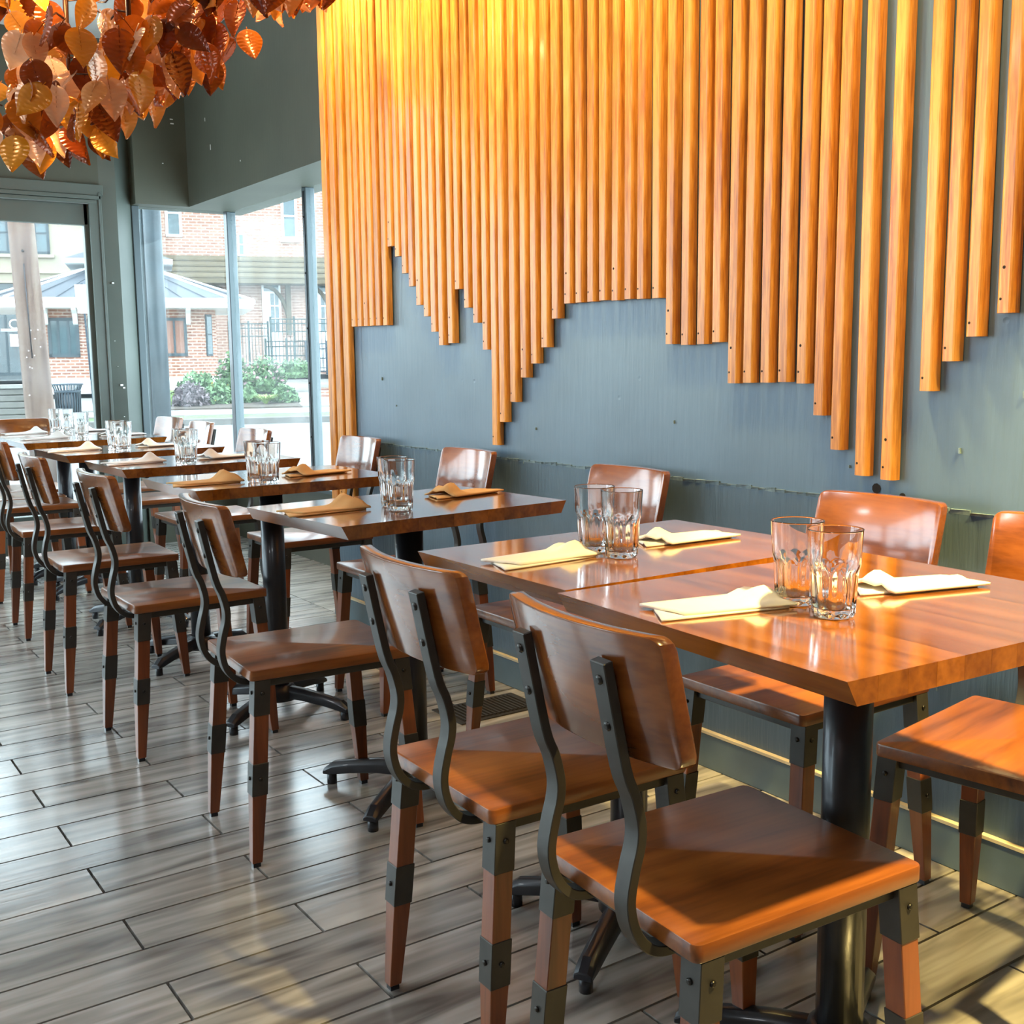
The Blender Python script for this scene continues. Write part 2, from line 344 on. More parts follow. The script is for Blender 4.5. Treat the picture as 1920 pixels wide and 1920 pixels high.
for i in range(2):
    y0 = 4.0+i*1.39; wn = structure(MB().box(XL-.13, XL-.06, y0+1.36, y0+1.42, SILL, 2.88).build('window_%d' % (8+i), 'frame')); wn['label'] = ('inner', 'outer')[i]+' side window pane in the left wall'
    MB().box(XL-.10, XL-.094, y0, y0+1.36, SILL, 2.88).build('pane', 'pane', wn)
structure(MB().box(XL, WX+.5, YB-.2, YB, 0, CEIL).build('wall_back', 'room_wall'))
# header over the window bay, parallel to the wall, and its turn towards the door
hd = structure(MB().prism([(XH, YE), (XG+.12, YE), (XG+.12, YC+.12), (2.03, YC+.12), (2.03, 6.868), (XH, 6.868)], ZT, CEIL).build('wall_header', 'wall_green'))
hd['label'] = 'grey green boxed header above the corner window'
# paint chips
for x, y_, z, a, b in ((2.345, 6.45, 2.33, .006, .03), (2.346, 6.0, 2.2, .005, .008), (2.347, 6.52, 2.5, .004, .02)):
    MB().box(XH-.002, XH+.01, y_, y_+a, z, z+b).build('paint_chip', 'white', hd)
for x, z, a, b in ((2.26, 2.56, .018, .006), (2.262, 2.535, .02, .007), (2.2, 2.3, .008, .005)):
    MB().box(x, x+a, 6.866, 6.875, z, z+b).build('paint_chip', 'white', hd)
# bay knee walls and sill
kw = structure(MB().prism([(WX+.5-.5, YE+.0), (XG+.10, YE), (XG+.10, YC+.10), (2.03, YC+.10), (2.03, YC-.05), (XG-.05, YC-.05), (XG-.05, YE+.02), (WX, YE+.02)], 0, SILL).build('wall_bay', 'wall_green'))
structure(MB().box(XG-.09, XG+.11, YE+.02, YC+.06, SILL, SILL+.02).build('trim_1', 'frame'))
structure(MB().box(2.03, XG-.09, YC-.09, YC+.11, SILL, SILL+.02).build('trim_2', 'frame'))
MB().box(WX+.002, XG-.05, YE+.02, YC-.05, -.012, -.0004).build('bay_floor', 'plank', floor)
# corner window: two panes along the wall line, one returning to the door
w1 = structure(MB().box(XG-.028, XG+.028, 5.775, 5.825, SILL+.02, ZT).build('window_1', 'frame', None, .004, 1)); w1['label'] = 'tall window pane between slats and corner post'
MB().box(XG-.032, XG-.026, 5.79, 5.81, SILL+.05, ZT-.02).build('gasket', 'black', w1)
MB().box(XG-.004, XG+.004, YE+.02, 5.775, SILL+.02, ZT).build('pane', 'pane', w1)
for z in (.7, 1.0, 1.3, 1.6, 1.9): MB().disc((XG-.032, 5.8, z), (-1, 0, 0), .006, .004, 6).build('screw', 'bolt', w1)
w2 = structure(MB().box(XG-.03, XG+.03, YC-.03, YC+.03, SILL+.02, ZT).build('window_2', 'frame', None, .004, 1)); w2['label'] = 'tall corner window pane with a dark corner post'
MB().box(XG-.034, XG-.030, YC-.034, YC+.01, SILL+.02, ZT).build('gasket', 'black', w2)
MB().box(XG-.004, XG+.004, 5.825, YC-.03, SILL+.02, ZT).build('pane', 'pane', w2)
w3 = structure(MB().box(2.03, 2.075, YC-.03, YC+.03, SILL+.02, ZT).build('window_3', 'frame', None, .004, 1)); w3['label'] = 'window pane returning from the corner post to the door pilaster'
MB().box(2.075, XG-.03, YC-.004, YC+.004, SILL+.02, ZT).build('pane', 'pane', w3)
# pilaster with a canted face beside the door
structure(MB().prism([(1.826, FY), (1.919, FY-.012), (2.035, 6.975), (2.035, YC+.1), (1.826, YC+.1)], 0, CEIL).build('trim_3', 'trim_green'))['label'] = 'grey green pilaster with a canted lighter face'
for x, z, s in ((1.865, 1.585, .012), (1.88, .985, .016), (1.895, .97, .012), (1.86, 1.25, .005), (1.89, .80, .006), (1.88, .72, .006), (1.87, 1.1, .004)):
    MB().box(x, x+s, FY-.0145+.012*0-.002, FY, z, z+s*.7).build('paint_chip', 'white', bpy.data.objects['trim_3'])
# front wall with door and storefront
fw = MB(); fw.box(.78, 1.826, FY, FY+.16, 2.05, CEIL); fw.box(XL, .50, FY, FY+.16, 2.88, CEIL); fw.box(XL, .50, FY, FY+.16, 0, SILL); fw.box(.50, .78, FY, FY+.16, 0, CEIL); fw.box(XL, XL+.15, FY, FY+.16, SILL, 2.88)
wf = structure(fw.build('wall_front', 'wall_green')); wf['label'] = 'grey green front wall around the glass door'
# casing of the door: stepped mouldings
cs = structure(MB().box(1.759, 1.826, FY-.022, FY, 0, 2.085).build('trim_4', 'trim_green', None, .003, 1)); cs['label'] = 'stepped grey green door casing'
MB().box(.70, 1.8405, FY-.026, FY, 2.085, 2.148).build('head_casing', 'trim_green', cs, .003, 1)
MB().box(.72, 1.826, FY-.034, FY, 2.062, 2.085).build('head_moulding', 'trim_green', cs, .003, 1)
MB().box(.76, 1.80, FY-.028, FY, 2.040, 2.060).build('head_moulding', 'trim_green', cs, .003, 1)
MB().box(1.812, 1.828, FY-.034, FY, 0, 2.1).build('side_moulding', 'trim_green', cs, .003, 1)
MB().box(.70, .80, FY-.022, FY, 0, 2.085).build('side_casing', 'trim_green', cs, .003, 1)
d1 = structure(MB().box(1.735, 1.835, FY+.02, FY+.07, .02, 2.04).build('door_1', 'trim_green', None, .003, 1)); d1['label'] = 'grey green front door with a full glass pane'
MB().box(.80, 1.759, FY+.02, FY+.07, 1.919, 2.04).build('top_rail', 'trim_green', d1, .003, 1)
MB().box(.80, .90, FY+.02, FY+.07, .02, 1.919).build('stile', 'trim_green', d1, .003, 1)
MB().box(.80, 1.759, FY+.02, FY+.07, .02, .24).build('bottom_rail', 'trim_green', d1, .003, 1)
MB().box(.90, 1.735, FY+.04, FY+.048, .24, 1.919).build('pane', 'pane', d1)
for i in range(4):
    x0 = XL+.15+i*1.125; x1 = x0+1.125
    wn = structure(MB().box(x1-.03, x1+.03, FY+.03, FY+.10, SILL, 2.88).build('window_%d' % (4+i), 'frame')); wn['label'] = ('leftmost', 'second', 'third', 'nearest')[i]+' storefront window pane, counted from the left wall to the door'
    MB().box(x0+.03, x1-.03, FY+.06, FY+.066, SILL, 2.88).build('pane', 'pane', wn)

# ------------------------------------------------------------------ slats on the wall
SL = [(4.412, .466), (4.336, .474), (4.256, .483), (4.181, 1.258), (4.127, 1.258), (4.073, 1.257), (4.022, 1.257), (3.968, 1.256), (3.908, 1.255), (3.856, 1.551), (3.799, 1.509), (3.748, 1.443), (3.697, 1.392), (3.645, 1.321), (3.591, 1.278), (3.54, 1.221), (3.489, 1.172), (3.424, 1.178), (3.373, 1.363), (3.314, 1.297), (3.257, 1.244), (3.2, 1.152), (3.148, .832), (3.101, .912), (3.037, .98), (2.976, 1.06), (2.918, 1.105), (2.861, 1.155), (2.805, 1.242), (2.742, 1.285), (2.687, 1.285), (2.63, 1.285), (2.575, 1.286), (2.518, 1.283), (2.461, 1.284), (2.407, 1.282), (2.343, 1.281), (2.287, 1.155), (2.226, 1.152), (2.165, 1.153), (2.109, 1.157), (2.051, 1.052), (1.998, 1.054), (1.939, 1.055), (1.882, 1.057), (1.823, 1.054), (1.769, .98), (1.716, .902), (1.644, .847), (1.573, .843), (1.48, 1.042), (1.428, 1.105), (1.374, 1.155), (1.307, 1.2), (1.25, 1.24), (1.18, 1.28), (1.11, 1.33), (1.04, 1.27), (.97, 1.2), (.9, 1.15), (.83, 1.1)]
scr = thing('slat_screen', 'orange pine slats of stepped lengths hanging down the blue grey wall', 'wall decoration', (WX-.005, 0, 0))
def slat_profile(wd, dp, n=4):
    r = dp*.42; pts = [(0, wd/2)]
    for k in range(n+1):
        a = math.pi/2*k/n; pts.append((-dp+r-r*math.sin(a), wd/2-r+r*math.cos(a)))
    for k in range(n+1):
        a = math.pi/2*k/n; pts.append((-dp+r-r*math.cos(a), -wd/2+r-r*math.sin(a)))
    pts.append((0, -wd/2)); return pts
rs = random.Random(5)
for i, (y, z) in enumerate(SL):
    wd = (.058 if i < 3 else .044 if i < 16 else .041 if i < 30 else .038) ; dp = .024
    lean = rs.uniform(-.004, .004)
    m = MB(); pr = slat_profile(wd, dp); n = len(pr)
    zs = [z, (z+CEIL)/2, CEIL-.005]; o = []
    vs_ = []
    for q, zz in enumerate(zs):
        off = lean*q*.5+(rs.uniform(-.0015, .0015) if q == 1 else 0)
        vs_ += [(px, py+off, zz) for px, py in pr]
    fs = [tuple(range(n)), tuple(range(2*n, 3*n))[::-1]]
    for q in range(2): fs += [(q*n+k, q*n+n+k, q*n+n+(k+1) % n, q*n+(k+1) % n) for k in range(n)]
    m.add(vs_, fs); s = m.build('slat', 'slat_wood', scr, loc=(0, y, 0), fix=True)
    me = s.data
    for p in me.polygons:
        p.use_smooth = False
    MB().disc((-dp+.0015, wd*.22, z+.028), (-1, 0, 0), .0035, .002, 6).build('nail', 'hole', s)
    if i % 4 == 1: MB().disc((-dp+.0015, wd*.1, z+.09), (-1, 0, 0), .0045, .002, 6).build('nail', 'hole', s)

# ------------------------------------------------------------------ chairs
def make_chair():
    t = thing('dining_chair', 'x', 'chair')
    m = MB(); D, W, ZS, TH = .395, .17, .448, .024
    def rr_(x0, x1, y0, y1, r, n=4):
        p = []
        for cx, cy, a0 in ((x1-r, y1-r, 0), (x0+r, y1-r, 90), (x0+r, y0+r, 180), (x1-r, y0+r, 270)):
            for k in range(n+1): a = R(a0+90*k/n); p.append((cx+r*math.cos(a), cy+r*math.sin(a)))
        return p
    m.prism(rr_(0, D, -W, W, .012), ZS-TH, ZS); m.build('seat', 'chair_wood', t, .003, 2)
    # backrest: bent board, ends forward
    ys = [-.16, -.1575, -.153, -.147, -.135, -.11, -.08, -.04, 0, .04, .08, .11, .135, .147, .153, .1575, .16]; r = .016
    zc = lambda z: -.042-(z-.66)*.235
    vv = []; ff = []
    for y in ys:
        a = max(0, abs(y)-(.16-r)); ins = r-math.sqrt(max(0, r*r-a*a)); z0, z1 = .655+ins, .815-ins; sg = .029*(y/.16)**2
        for z, th in ((z0, 0), (z1, 0), (z1, .024), (z0, .024)): vv.append((zc(z)+sg+th, y, z))
    for i in range(len(ys)-1):
        for k in range(4): ff.append((i*4+k, i*4+(k+1) % 4, i*4+4+(k+1) % 4, i*4+4+k))
    ff += [(0, 1, 2, 3), tuple(len(ys)*4-4+k for k in (3, 2, 1, 0))]
    MB().add(vv, ff).build('backrest', 'back_wood', t, .0035, 2, fix=True)
    # bent steel straps
    path = [(.10, .4155), (.05, .406), (.017, .405), (-.008, .414), (-.027, .436), (-.036, .462), (-.0375, .487), (-.031, .520), (-.0235, .548), (-.0225, .574), (-.031, .610), (-.046, .650), (-.073, .779)]
    # denser, smooth
    def cat(p, n=4):
        out = []
        for i in range(len(p)-1):
            p0, p1, p2, p3 = (Vector(p[max(0, min(len(p)-1, j))]) for j in (i-1, i, i+1, i+2))
            for k in range(n):
                s = k/n; out.append(.5*((2*p1)+(p2-p0)*s+(2*p0-5*p1+4*p2-p3)*s*s+(3*p1-p0-3*p2+p3)*s**3))
        out.append(Vector(p[-1])); return out
    P = cat([(a, b, 0) for a, b in path])
    for sy in (-.085, .085):
        vv = []; ff = []; hw, ht = .0138, .0068
        for i, p in enumerate(P):
            d = (P[min(i+1, len(P)-1)]-P[max(i-1, 0)]).normalized(); nx = Vector((-d.y, d.x, 0))*ht
            for a, b in ((1, -hw), (1, hw), (-1, hw), (-1, -hw)): q = p+nx*a; vv.append((q.x, sy+b, q.y))
        for i in range(len(P)-1):
            for k in range(4): ff.append((i*4+k, i*4+(k+1) % 4, i*4+4+(k+1) % 4, i*4+4+k))
        ff += [(0, 1, 2, 3), tuple(len(P)*4-4+k for k in (3, 2, 1, 0))]
        st = MB().add(vv, ff).build('back_strap', 'steel', t, .0012, 1, fix=True)
        for z in (.757, .700):
            x = -.046-(z-.65)*.2093-.0055; MB().disc((x, sy, z), (-1, 0, -.2), .0062, .005, 10).build('bolt', 'bolt', st)
    # legs with steel sleeves
    ZT_ = ZS-TH; feet = {}
    for sx in (0, 1):
        for sy in (-1, 1):
            top = Vector((.028 if sx == 0 else D-.028, sy*.150, ZT_)); bot = Vector((-.004 if sx == 0 else D+.004, sy*.166, .010))
            def at(z): s = (z-bot.z)/(top.z-bot.z); return bot+(top-bot)*s
            def half(z): return .0135 if z < .165 and z < .05 else (.0165 if z > .17 else .0135+.003*(z-.05)/.12)
            def seg(z0, z1, g=0, h0=None, h1=None):
                a, b = at(z0), at(z1); h0 = (h0 or half(z0))+g; h1 = (h1 or half(z1))+g
                q = lambda c, h: [(c.x-h, c.y-h, c.z), (c.x+h, c.y-h, c.z), (c.x+h, c.y+h, c.z), (c.x-h, c.y+h, c.z)]
                return q(a, h0), q(b, h1)
            lm = MB(); lm.hexa(*seg(.010, .05, 0, .0118, .0130)); 
            lm = MB(); lm.hexa(*seg(.010, .175, 0, .0115, .0168)); lm.hexa(*seg(.175, ZT_, 0, .0168, .0168))
            lg = lm.build('leg', 'leg_wood', t, .0012, 1)
            MB().hexa(*seg(.345, ZT_, .0016, .0168, .0168)).build('sleeve', 'steel', lg, .001, 1)
            MB().hexa(*seg(.165, .238, .0016, .0164, .0168)).build('sleeve', 'steel', lg, .001, 1)
            c = at(.005); MB().box(c.x-.0085, c.x+.0085, c.y-.0085, c.y+.0085, 0, .0102).build('foot_cap', 'black', lg)
            ox = -1 if sx == 0 else 1
            for z in (.395, .203):
                c = at(z); MB().disc((c.x+ox*.0182, c.y, z), (ox, 0, 0), .0045, .004, 8).build('bolt', 'bolt', lg)
                MB().disc((c.x, c.y+sy*.0182, z), (0, sy, 0), .0045, .004, 8).build('bolt', 'bolt', lg)
            feet[(sx, sy)] = at
    for sy in (-1, 1):
        a, b = feet[(0, sy)](.203), feet[(1, sy)](.203); MB().bar(a, b, .014, .017).build('stretcher', 'steel', t, .001, 1)
        MB().box(.02, D-.02, sy*.150-.009, sy*.150+.009, ZT_-.018, ZT_-.0002).build('seat_rail', 'steel', t, .001, 1)
    for sx in (0, 1):
        a, b = feet[(sx, -1)](.203), feet[(sx, 1)](.203); MB().bar(a, b, .014, .017).build('stretcher', 'steel', t, .001, 1)
        x = .028 if sx == 0 else D-.028; MB().box(x-.009, x+.009, -.14, .14, ZT_-.018, ZT_-.0002).build('seat_rail', 'steel', t, .001, 1)
    return t
AIS = 'chairs along the aisle side of the tables'; WAL = 'chairs along the wall side of the tables'
CH = [(.859, 1.045, -3.0, 'wooden chair nearest the camera, its bent back to us, at the closest table', AIS),
      (.878, 1.509, -1.3, 'second nearest aisle chair with bent wooden back, half behind the nearest one', AIS),
      (.878, 2.454, -3.6, 'third aisle chair from the camera, standing alone beside a gap', AIS),
      (.853, 3.284, .8, 'fourth aisle chair from the camera, reddish back edge catching light', AIS),
      (.844, 4.068, -.5, 'fifth aisle chair from the camera', AIS),
      (.897, 4.968, -2.3, 'sixth aisle chair, its back cut by the left picture edge', AIS),
      (.936, 5.806, 0, 'seventh aisle chair, only orange seat edge and one leg at the left picture edge', AIS),
      (.95, 6.18, 0, 'farthest aisle chair near the door, only its seat showing', AIS),
      (2.0, 1.09, 189, 'wall-side chair at the right picture edge, its seat bright orange', WAL),
      (1.992, 1.537, 180, 'wall-side chair directly behind the two nearest tumblers', WAL),
      (1.998, 2.384, 180, 'wall-side chair with half orange half white shining back behind the second pair of tumblers', WAL),
      (2.002, 3.230, 180, 'wall-side chair with a white shining back under the long middle slat', WAL),
      (2.010, 4.060, 180, 'wall-side chair in front of the three longest slats at the window edge', WAL),
      (1.900, 4.900, 182, 'wall-side chair with a pale back before the large window pane', WAL),
      (1.925, 5.700, 180, 'wall-side chair with a striped shining back before the corner post', WAL),
      (1.960, 6.330, 186, 'farthest wall-side chair, brown back turned to the window return', WAL),
      (1.285, 6.76, -90, 'chair at the far table end facing us, broad orange back board before the door', 'chair at the table end')]
chair0 = make_chair()
for i, (x, y, a, lb, gr) in enumerate(CH):
    c = chair0 if i == 0 else copy_tree(chair0)
    c.location = (x, y, 0); c.rotation_euler = (0, 0, R(a)); tag(c, lb, 'chair', gr)

# ------------------------------------------------------------------ tables
TZ, TT = .762, .031
def make_table(Ly, Lx=.66, base_rot=20):
    t = thing('dining_table', 'x', 'table'); n = 13; pw = Lx/n; und = .017
    for k in range(n):
        x0, x1 = -Lx/2+k*pw, -Lx/2+(k+1)*pw; g = .00015
        b0 = x0+(und if k == 0 else g); b1 = x1-(und if k == n-1 else g); t0 = x0+(0 if k == 0 else g); t1 = x1-(0 if k == n-1 else g)
        h = Ly/2
        MB().hexa([(b0, -h, TZ-TT), (b1, -h, TZ-TT), (b1, h, TZ-TT), (b0, h, TZ-TT)], [(t0, -h, TZ), (t1, -h, TZ), (t1, h, TZ), (t0, h, TZ)]).build('plank', 'table_wood', t)
    MB().box(-.14, .14, -.14, .14, TZ-TT-.008, TZ-TT-.0003).build('mounting_plate', 'black', t, .002, 1)
    MB().lathe([(.0, .075), (.036, .075), (.036, TZ-TT-.008), (0, TZ-TT-.008)], 28).build('column', 'black', t)
    MB().lathe([(0, .045), (.060, .045), (.058, .075), (.045, .092), (.036, .094), (0, .094)], 28).build('base_hub', 'black', t)
    for k in range(4):
        a = R(base_rot+90*k); d = Vector((math.cos(a), math.sin(a), 0)); s = Vector((-math.sin(a), math.cos(a), 0)); z = Vector((0, 0, 1))
        pr = [(.03, .052, .090, .022), (.10, .050, .085, .021), (.18, .040, .072, .020), (.235, .030, .062, .019), (.262, .028, .042, .018)]
        vv = []; ff = []
        for u, z0, z1, hw in pr:
            for zz, ww in ((z0, hw), (z0+(z1-z0)*.65, hw), (z1, hw*.45)):
                vv.append(d*u+s*ww+z*zz)
            for zz, ww in ((z1, hw*.45), (z0+(z1-z0)*.65, hw), (z0, hw)):
                vv.append(d*u-s*ww+z*zz)
        for i in range(len(pr)-1):
            for q in range(6): ff.append((i*6+q, i*6+(q+1) % 6, i*6+6+(q+1) % 6, i*6+6+q))
        ff += [tuple(range(6)), tuple(len(pr)*6-6+q for q in range(6))[::-1]]
        ft = MB().add(vv, ff).build('foot', 'black', t, .002, 1, fix=True)
        c = d*.243; MB().lathe([(0, 0), (.013, 0), (.013, .031), (0, .031)], 12, (c.x, c.y, 0)).build('glide', 'black', ft)
    return t
tabA = make_table(.575, .66, 32); tabB = make_table(.455, .66, 31)
def near_left(x, y, rot, Ly, Lx=.66):
    a = R(rot); return (x+Lx/2*math.cos(a)-Ly/2*math.sin(a), y+Lx/2*math.sin(a)+Ly/2*math.cos(a))
TB = [(.981, .779, -3.0, 'nearest table, bright orange glossy top at the right picture edge', .575),
      (1.033, 1.362, .5, 'second table, pushed against the nearest one', .455),
      (1.053, 2.192, 5.0, 'third table, a rough sawn grey edge behind the third aisle chair', .455),
      (1.029, 3.072, 2.0, 'fourth table, two tumblers and tan napkins, behind the fourth aisle chair', .455),
      (1.045, 3.860, 1.5, 'fifth table, white napkins, before the fifth aisle chair', .455),
      (1.033, 4.600, 3.0, 'sixth table, third of the pale reflecting tops from the door', .455),
      (1.043, 5.450, .5, 'seventh table, second from the door', .455),
      (1.043, 5.925, .5, 'farthest table, joined to the seventh one near the door', .455)]
TC = []
for i, (x, y, a, lb, ly) in enumerate(TB):
    t = tabA if i == 0 else tabB if i == 1 else copy_tree(tabB)
    cx, cy = near_left(x, y, a, ly); t.location = (cx, cy, 0); t.rotation_euler = (0, 0, R(a)); tag(t, lb, 'table', 'row of pedestal tables along the wall'); TC.append((cx, cy, a))

# ------------------------------------------------------------------ tumblers
def make_tumbler():
    n = 60; nf = 10
    outer = [(0, 0), (.026, 0), (.0285, .002), (.0292, .006), (.0305, .03), (.0318, .058), (.0325, .064), (.0345, .070), (.0356, .075), (.0362, .090), (.0378, .1205), (.0382, .1220)]
    inner = [(.0368, .1222), (.0362, .1205), (.0344, .090), (.0336, .075), (.0318, .068), (.0300, .060), (.0280, .03), (.0262, .014), (.020, .0105), (0, .0100)]
    prof = outer+inner; no = len(outer)
    wgt = {2: .5, 3: 1, 4: 1, 5: 1, 6: .8, 7: .35}
    def rf(a, i):
        k = wgt.get(i, 0)
        if not k: return 1
        s = 2*math.pi/nf; b = (a % s)-s/2; return 1-k*(1-math.cos(s/2)/math.cos(b))*1.0-k*.03*math.cos(b/s*2*math.pi)
    return MB().lathe(prof, n, (0, 0, 0), rf)
tum = make_tumbler(); tme = tum.mesh('tumbler', 'glass', fix=True)
GL = [(1.245, 1.085, 'tumbler standing behind its twin on the nearest table', 0), (1.222, .998, 'front tumbler on the nearest table, closest to the camera', 0),
      (1.292, 1.613, 'left tumbler of the pair on the second table', 1), (1.292, 1.534, 'right tumbler of the pair on the second table', 1),
      (1.307, 2.424, 'rear tumbler of the pair on the third table', 2), (1.286, 2.350, 'front tumbler of the pair on the third table', 2),
      (1.262, 3.190, 'rear tumbler of the pair on the fourth table', 3), (1.262, 3.105, 'front tumbler of the pair on the fourth table', 3),
      (1.300, 3.980, 'rear tumbler of the pair on the fifth table', 4), (1.286, 3.895, 'front tumbler of the pair on the fifth table', 4),
      (1.270, 4.760, 'rear tumbler of the pair on the sixth table', 5), (1.276, 4.670, 'front tumbler of the pair on the sixth table', 5),
      (1.362, 5.70, 'single tumbler on the seventh table', 6), (1.372, 6.27, 'left tumbler of the pair on the farthest table', 7), (1.405, 6.19, 'right tumbler of the pair on the farthest table', 7)]
for x, y, lb, ti in GL:
    o = obj('tumbler', tme, None, (x, y, TZ+.0006), (0, 0, rs.uniform(0, 6))); tag(o, lb, 'glass', 'faceted tumblers on the tables')

# ------------------------------------------------------------------ folded napkins
def make_napkin(seed, mat, L=.188, Wd=.085, lift=.022):
    rn = random.Random(seed); t = thing('paper_napkin', 'x', 'napkin')
    def sheet(x0, x1, y0, y1, zb, th, skew, flare, hump, nx=16, ny=8):
        vv = []; ff = []
        for i in range(nx+1):
            s = i/nx
            for j in range(ny+1):
                q = j/ny; x = x0+(x1-x0)*s+skew*(q-.5); wd = (y1-y0)*(1+flare*(s-.4)); y = (y0+y1)/2+(q-.5)*wd
                h = hump*math.exp(-((s-.86)/.16)**2)*math.sin(math.pi*min(1, max(0, q*1.05)))**1.5*(1+.35*math.sin(q*17+seed)) + .0022*math.sin(s*9+q*4+seed)*math.sin(math.pi*q)
                h += .004*math.exp(-((q-.62-.1*s)/.07)**2)*s
                vv.append((x, y, zb+th+max(0, h)))
        n = (nx+1)*(ny+1)
        vv += [(x, y, max(zb, z-th)) for x, y, z in vv]
        for i in range(nx):
            for j in range(ny):
                a = i*(ny+1)+j; ff.append((a, a+ny+1, a+ny+2, a+1)); ff.append((n+a, n+a+1, n+a+ny+2, n+a+ny+1))
        for i in range(nx):
            a = i*(ny+1); ff.append((a, n+a, n+a+ny+1, a+ny+1)); a += ny; ff.append((a, a+ny+1, n+a+ny+1, n+a))
        for j in range(ny):
            a = j; ff.append((a, a+1, n+a+1, n+a)); a = nx*(ny+1)+j; ff.append((a, n+a, n+a+1, a+1))
        return MB().add(vv, ff, True)
    sheet(-L/2-.012, L/2+.008, -Wd/2-.004, Wd/2-.012, 0, .003, .028, -.12, 0).build('under_fold', mat, t, fix=True)
    sheet(-L/2, L/2-.01, -Wd/2, Wd/2, .0033, .004, -.03, .18, lift).build('top_fold', mat, t, fix=True)
    return t
nap = {m: make_napkin(s, m, lift=l) for m, s, l in (('napkin_cream', 1, .020), ('napkin_tan', 4, .026), ('napkin_white', 6, .024))}
NP = [('napkin_cream', 1.136, 1.130, -14, 'cream paper napkin left of the tumblers on the nearest table'), ('napkin_cream', 1.475, 1.050, 163, 'cream paper napkin right of the tumblers on the nearest table'),
      ('napkin_cream', 1.165, 1.602, 2, 'cream paper napkin left of the tumblers on the second table'), ('napkin_cream', 1.512, 1.602, 176, 'cream paper napkin right of the tumblers on the second table'),
      ('napkin_tan', 1.137, 2.452, 4, 'tan napkin at the left end of the third table'), ('napkin_tan', 1.571, 2.515, 190, 'tan napkin at the wall end of the third table'),
      ('napkin_tan', 1.124, 3.245, 2, 'tan napkin at the left end of the fourth table'), ('napkin_tan', 1.496, 3.285, 190, 'tan napkin at the window end of the fourth table'),
      ('napkin_white', 1.150, 4.075, 8, 'white napkin at the left end of the fifth table'), ('napkin_white', 1.490, 4.090, 186, 'white napkin at the window end of the fifth table'),
      ('napkin_white', 1.122, 4.84, 4, 'white napkin at the left end of the sixth table'), ('napkin_white', 1.490, 4.860, 186, 'white napkin at the window end of the sixth table'),
      ('napkin_white', 1.200, 5.72, 8, 'white napkin at the left end of the seventh table'), ('napkin_white', 1.560, 5.72, 184, 'white napkin right of the single tumbler on the seventh table'),
      ('napkin_white', 1.200, 6.20, 12, 'crumpled white napkin at the left end of the farthest table'), ('napkin_white', 1.560, 6.20, 180, 'white napkin at the window end of the farthest table')]
seen = set()
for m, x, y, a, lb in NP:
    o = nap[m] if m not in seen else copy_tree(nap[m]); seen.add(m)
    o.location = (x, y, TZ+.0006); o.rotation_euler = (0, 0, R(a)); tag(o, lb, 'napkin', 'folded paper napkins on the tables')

# ------------------------------------------------------------------ floor register by the wall
gv = thing('floor_register', 'metal floor vent grille with narrow bars between wall and third aisle chair', 'vent', (1.905, 2.93, 0))
MB().box(-.155, .155, -.092, .092, .0004, .0035).build('frame', 'steel', gv)
MB().box(-.135, .135, -.074, .074, .0037, .0046).build('dark_well', 'hole', gv)
for k in range(17):
    x = -.128+k*.016; MB().box(x-.0035, x+.0035, -.074, .074, .0048, .0078).build('bar', 'steel', gv)

# ------------------------------------------------------------------ leaf chandelier
rdir = Vector((.8247, -.5655, 0)); fdir = Vector((.5655, .8247, 0)); C0 = Vector((.84, 4.28, 0))
chd = thing('leaf_chandelier', 'large hanging chandelier of amber and copper leaves on dark branches', 'chandelier', (C0.x, C0.y, CEIL))
ZM = [(-.6, 1.80), (-.3, 1.72), (0, 1.745), (.10, 1.765), (.24, 1.80), (.42, 1.915), (.62, 1.985), (.73, 2.05), (.80, 2.20), (.90, 2.26), (1.07, 2.285), (1.14, 2.42), (1.3, 2.75)]
def zmin(s, d):
    for (a, za), (b, zb) in zip(ZM, ZM[1:]):
        if a <= s <= b: z = za+(zb-za)*(s-a)/(b-a); return 1.12+(z-1.12)*(1+d/3.8)
    return 2.7
def leaf_mesh(k):
    L, Wd = (.120, .094) if k == 0 else (.112, .078) if k == 1 else (.126, .100); nt_, ny = 46, 6
    vv = []; ff = []
    for i in range(nt_+1):
        t = i/nt_; w_ = Wd/2*(math.sin(math.pi*min(1, t**.62))**.8)*(1-.25*t)*1.12 if 0 < t < 1 else (.001 if t >= 1 else .008)
        dip = .010*max(0, 1-t*5)
        for j in range(-ny//2, ny//2+1):
            q = j/(ny/2); y = q*w_
            ph = t*8.5+abs(q)*(-1.7)
            h = .0026*math.cos(2*math.pi*ph)*(1-abs(q)**4)*(1 if .06 < t < .94 else 0)+.012*(q*q)-.022*(t-.5)**2*(1 if k != 1 else -1)+.003*(1-abs(q))
            vv.append((y, h, -t*L+dip*abs(q)))
    for i in range(nt_):
        for j in range(ny): a = i*(ny+1)+j; ff.append((a, a+1, a+ny+2, a+ny+1))
    m = MB().add(vv, ff, True); m.tube([(0, .001, .016), (0, 0, 0), (0, .004, -L*.5)], [.0016, .0016, .0008], 5); return m.mesh('leaf', 'leaf')
LM = [leaf_mesh(k) for k in range(3)]
rl = random.Random(21); cnt = 0
while cnt < 296:
    s = rl.uniform(-.10, 1.16); d = rl.uniform(-.40, .40); z0 = zmin(s, d)+.115
    z = z0+abs(rl.gauss(.06, .17))*1 if rl.random() < .62 else rl.uniform(z0, 2.50)
    if z > 2.54 or z < z0: continue
    p = C0+rdir*s+fdir*d
    obj('leaf', rl.choice(LM), chd, (p.x-C0.x, p.y-C0.y, z-CEIL), (rl.gauss(0, .32), rl.gauss(0, .38), rl.uniform(-1.0, 1.0)-.6+(math.pi if rl.random() < .4 else 0))); cnt += 1
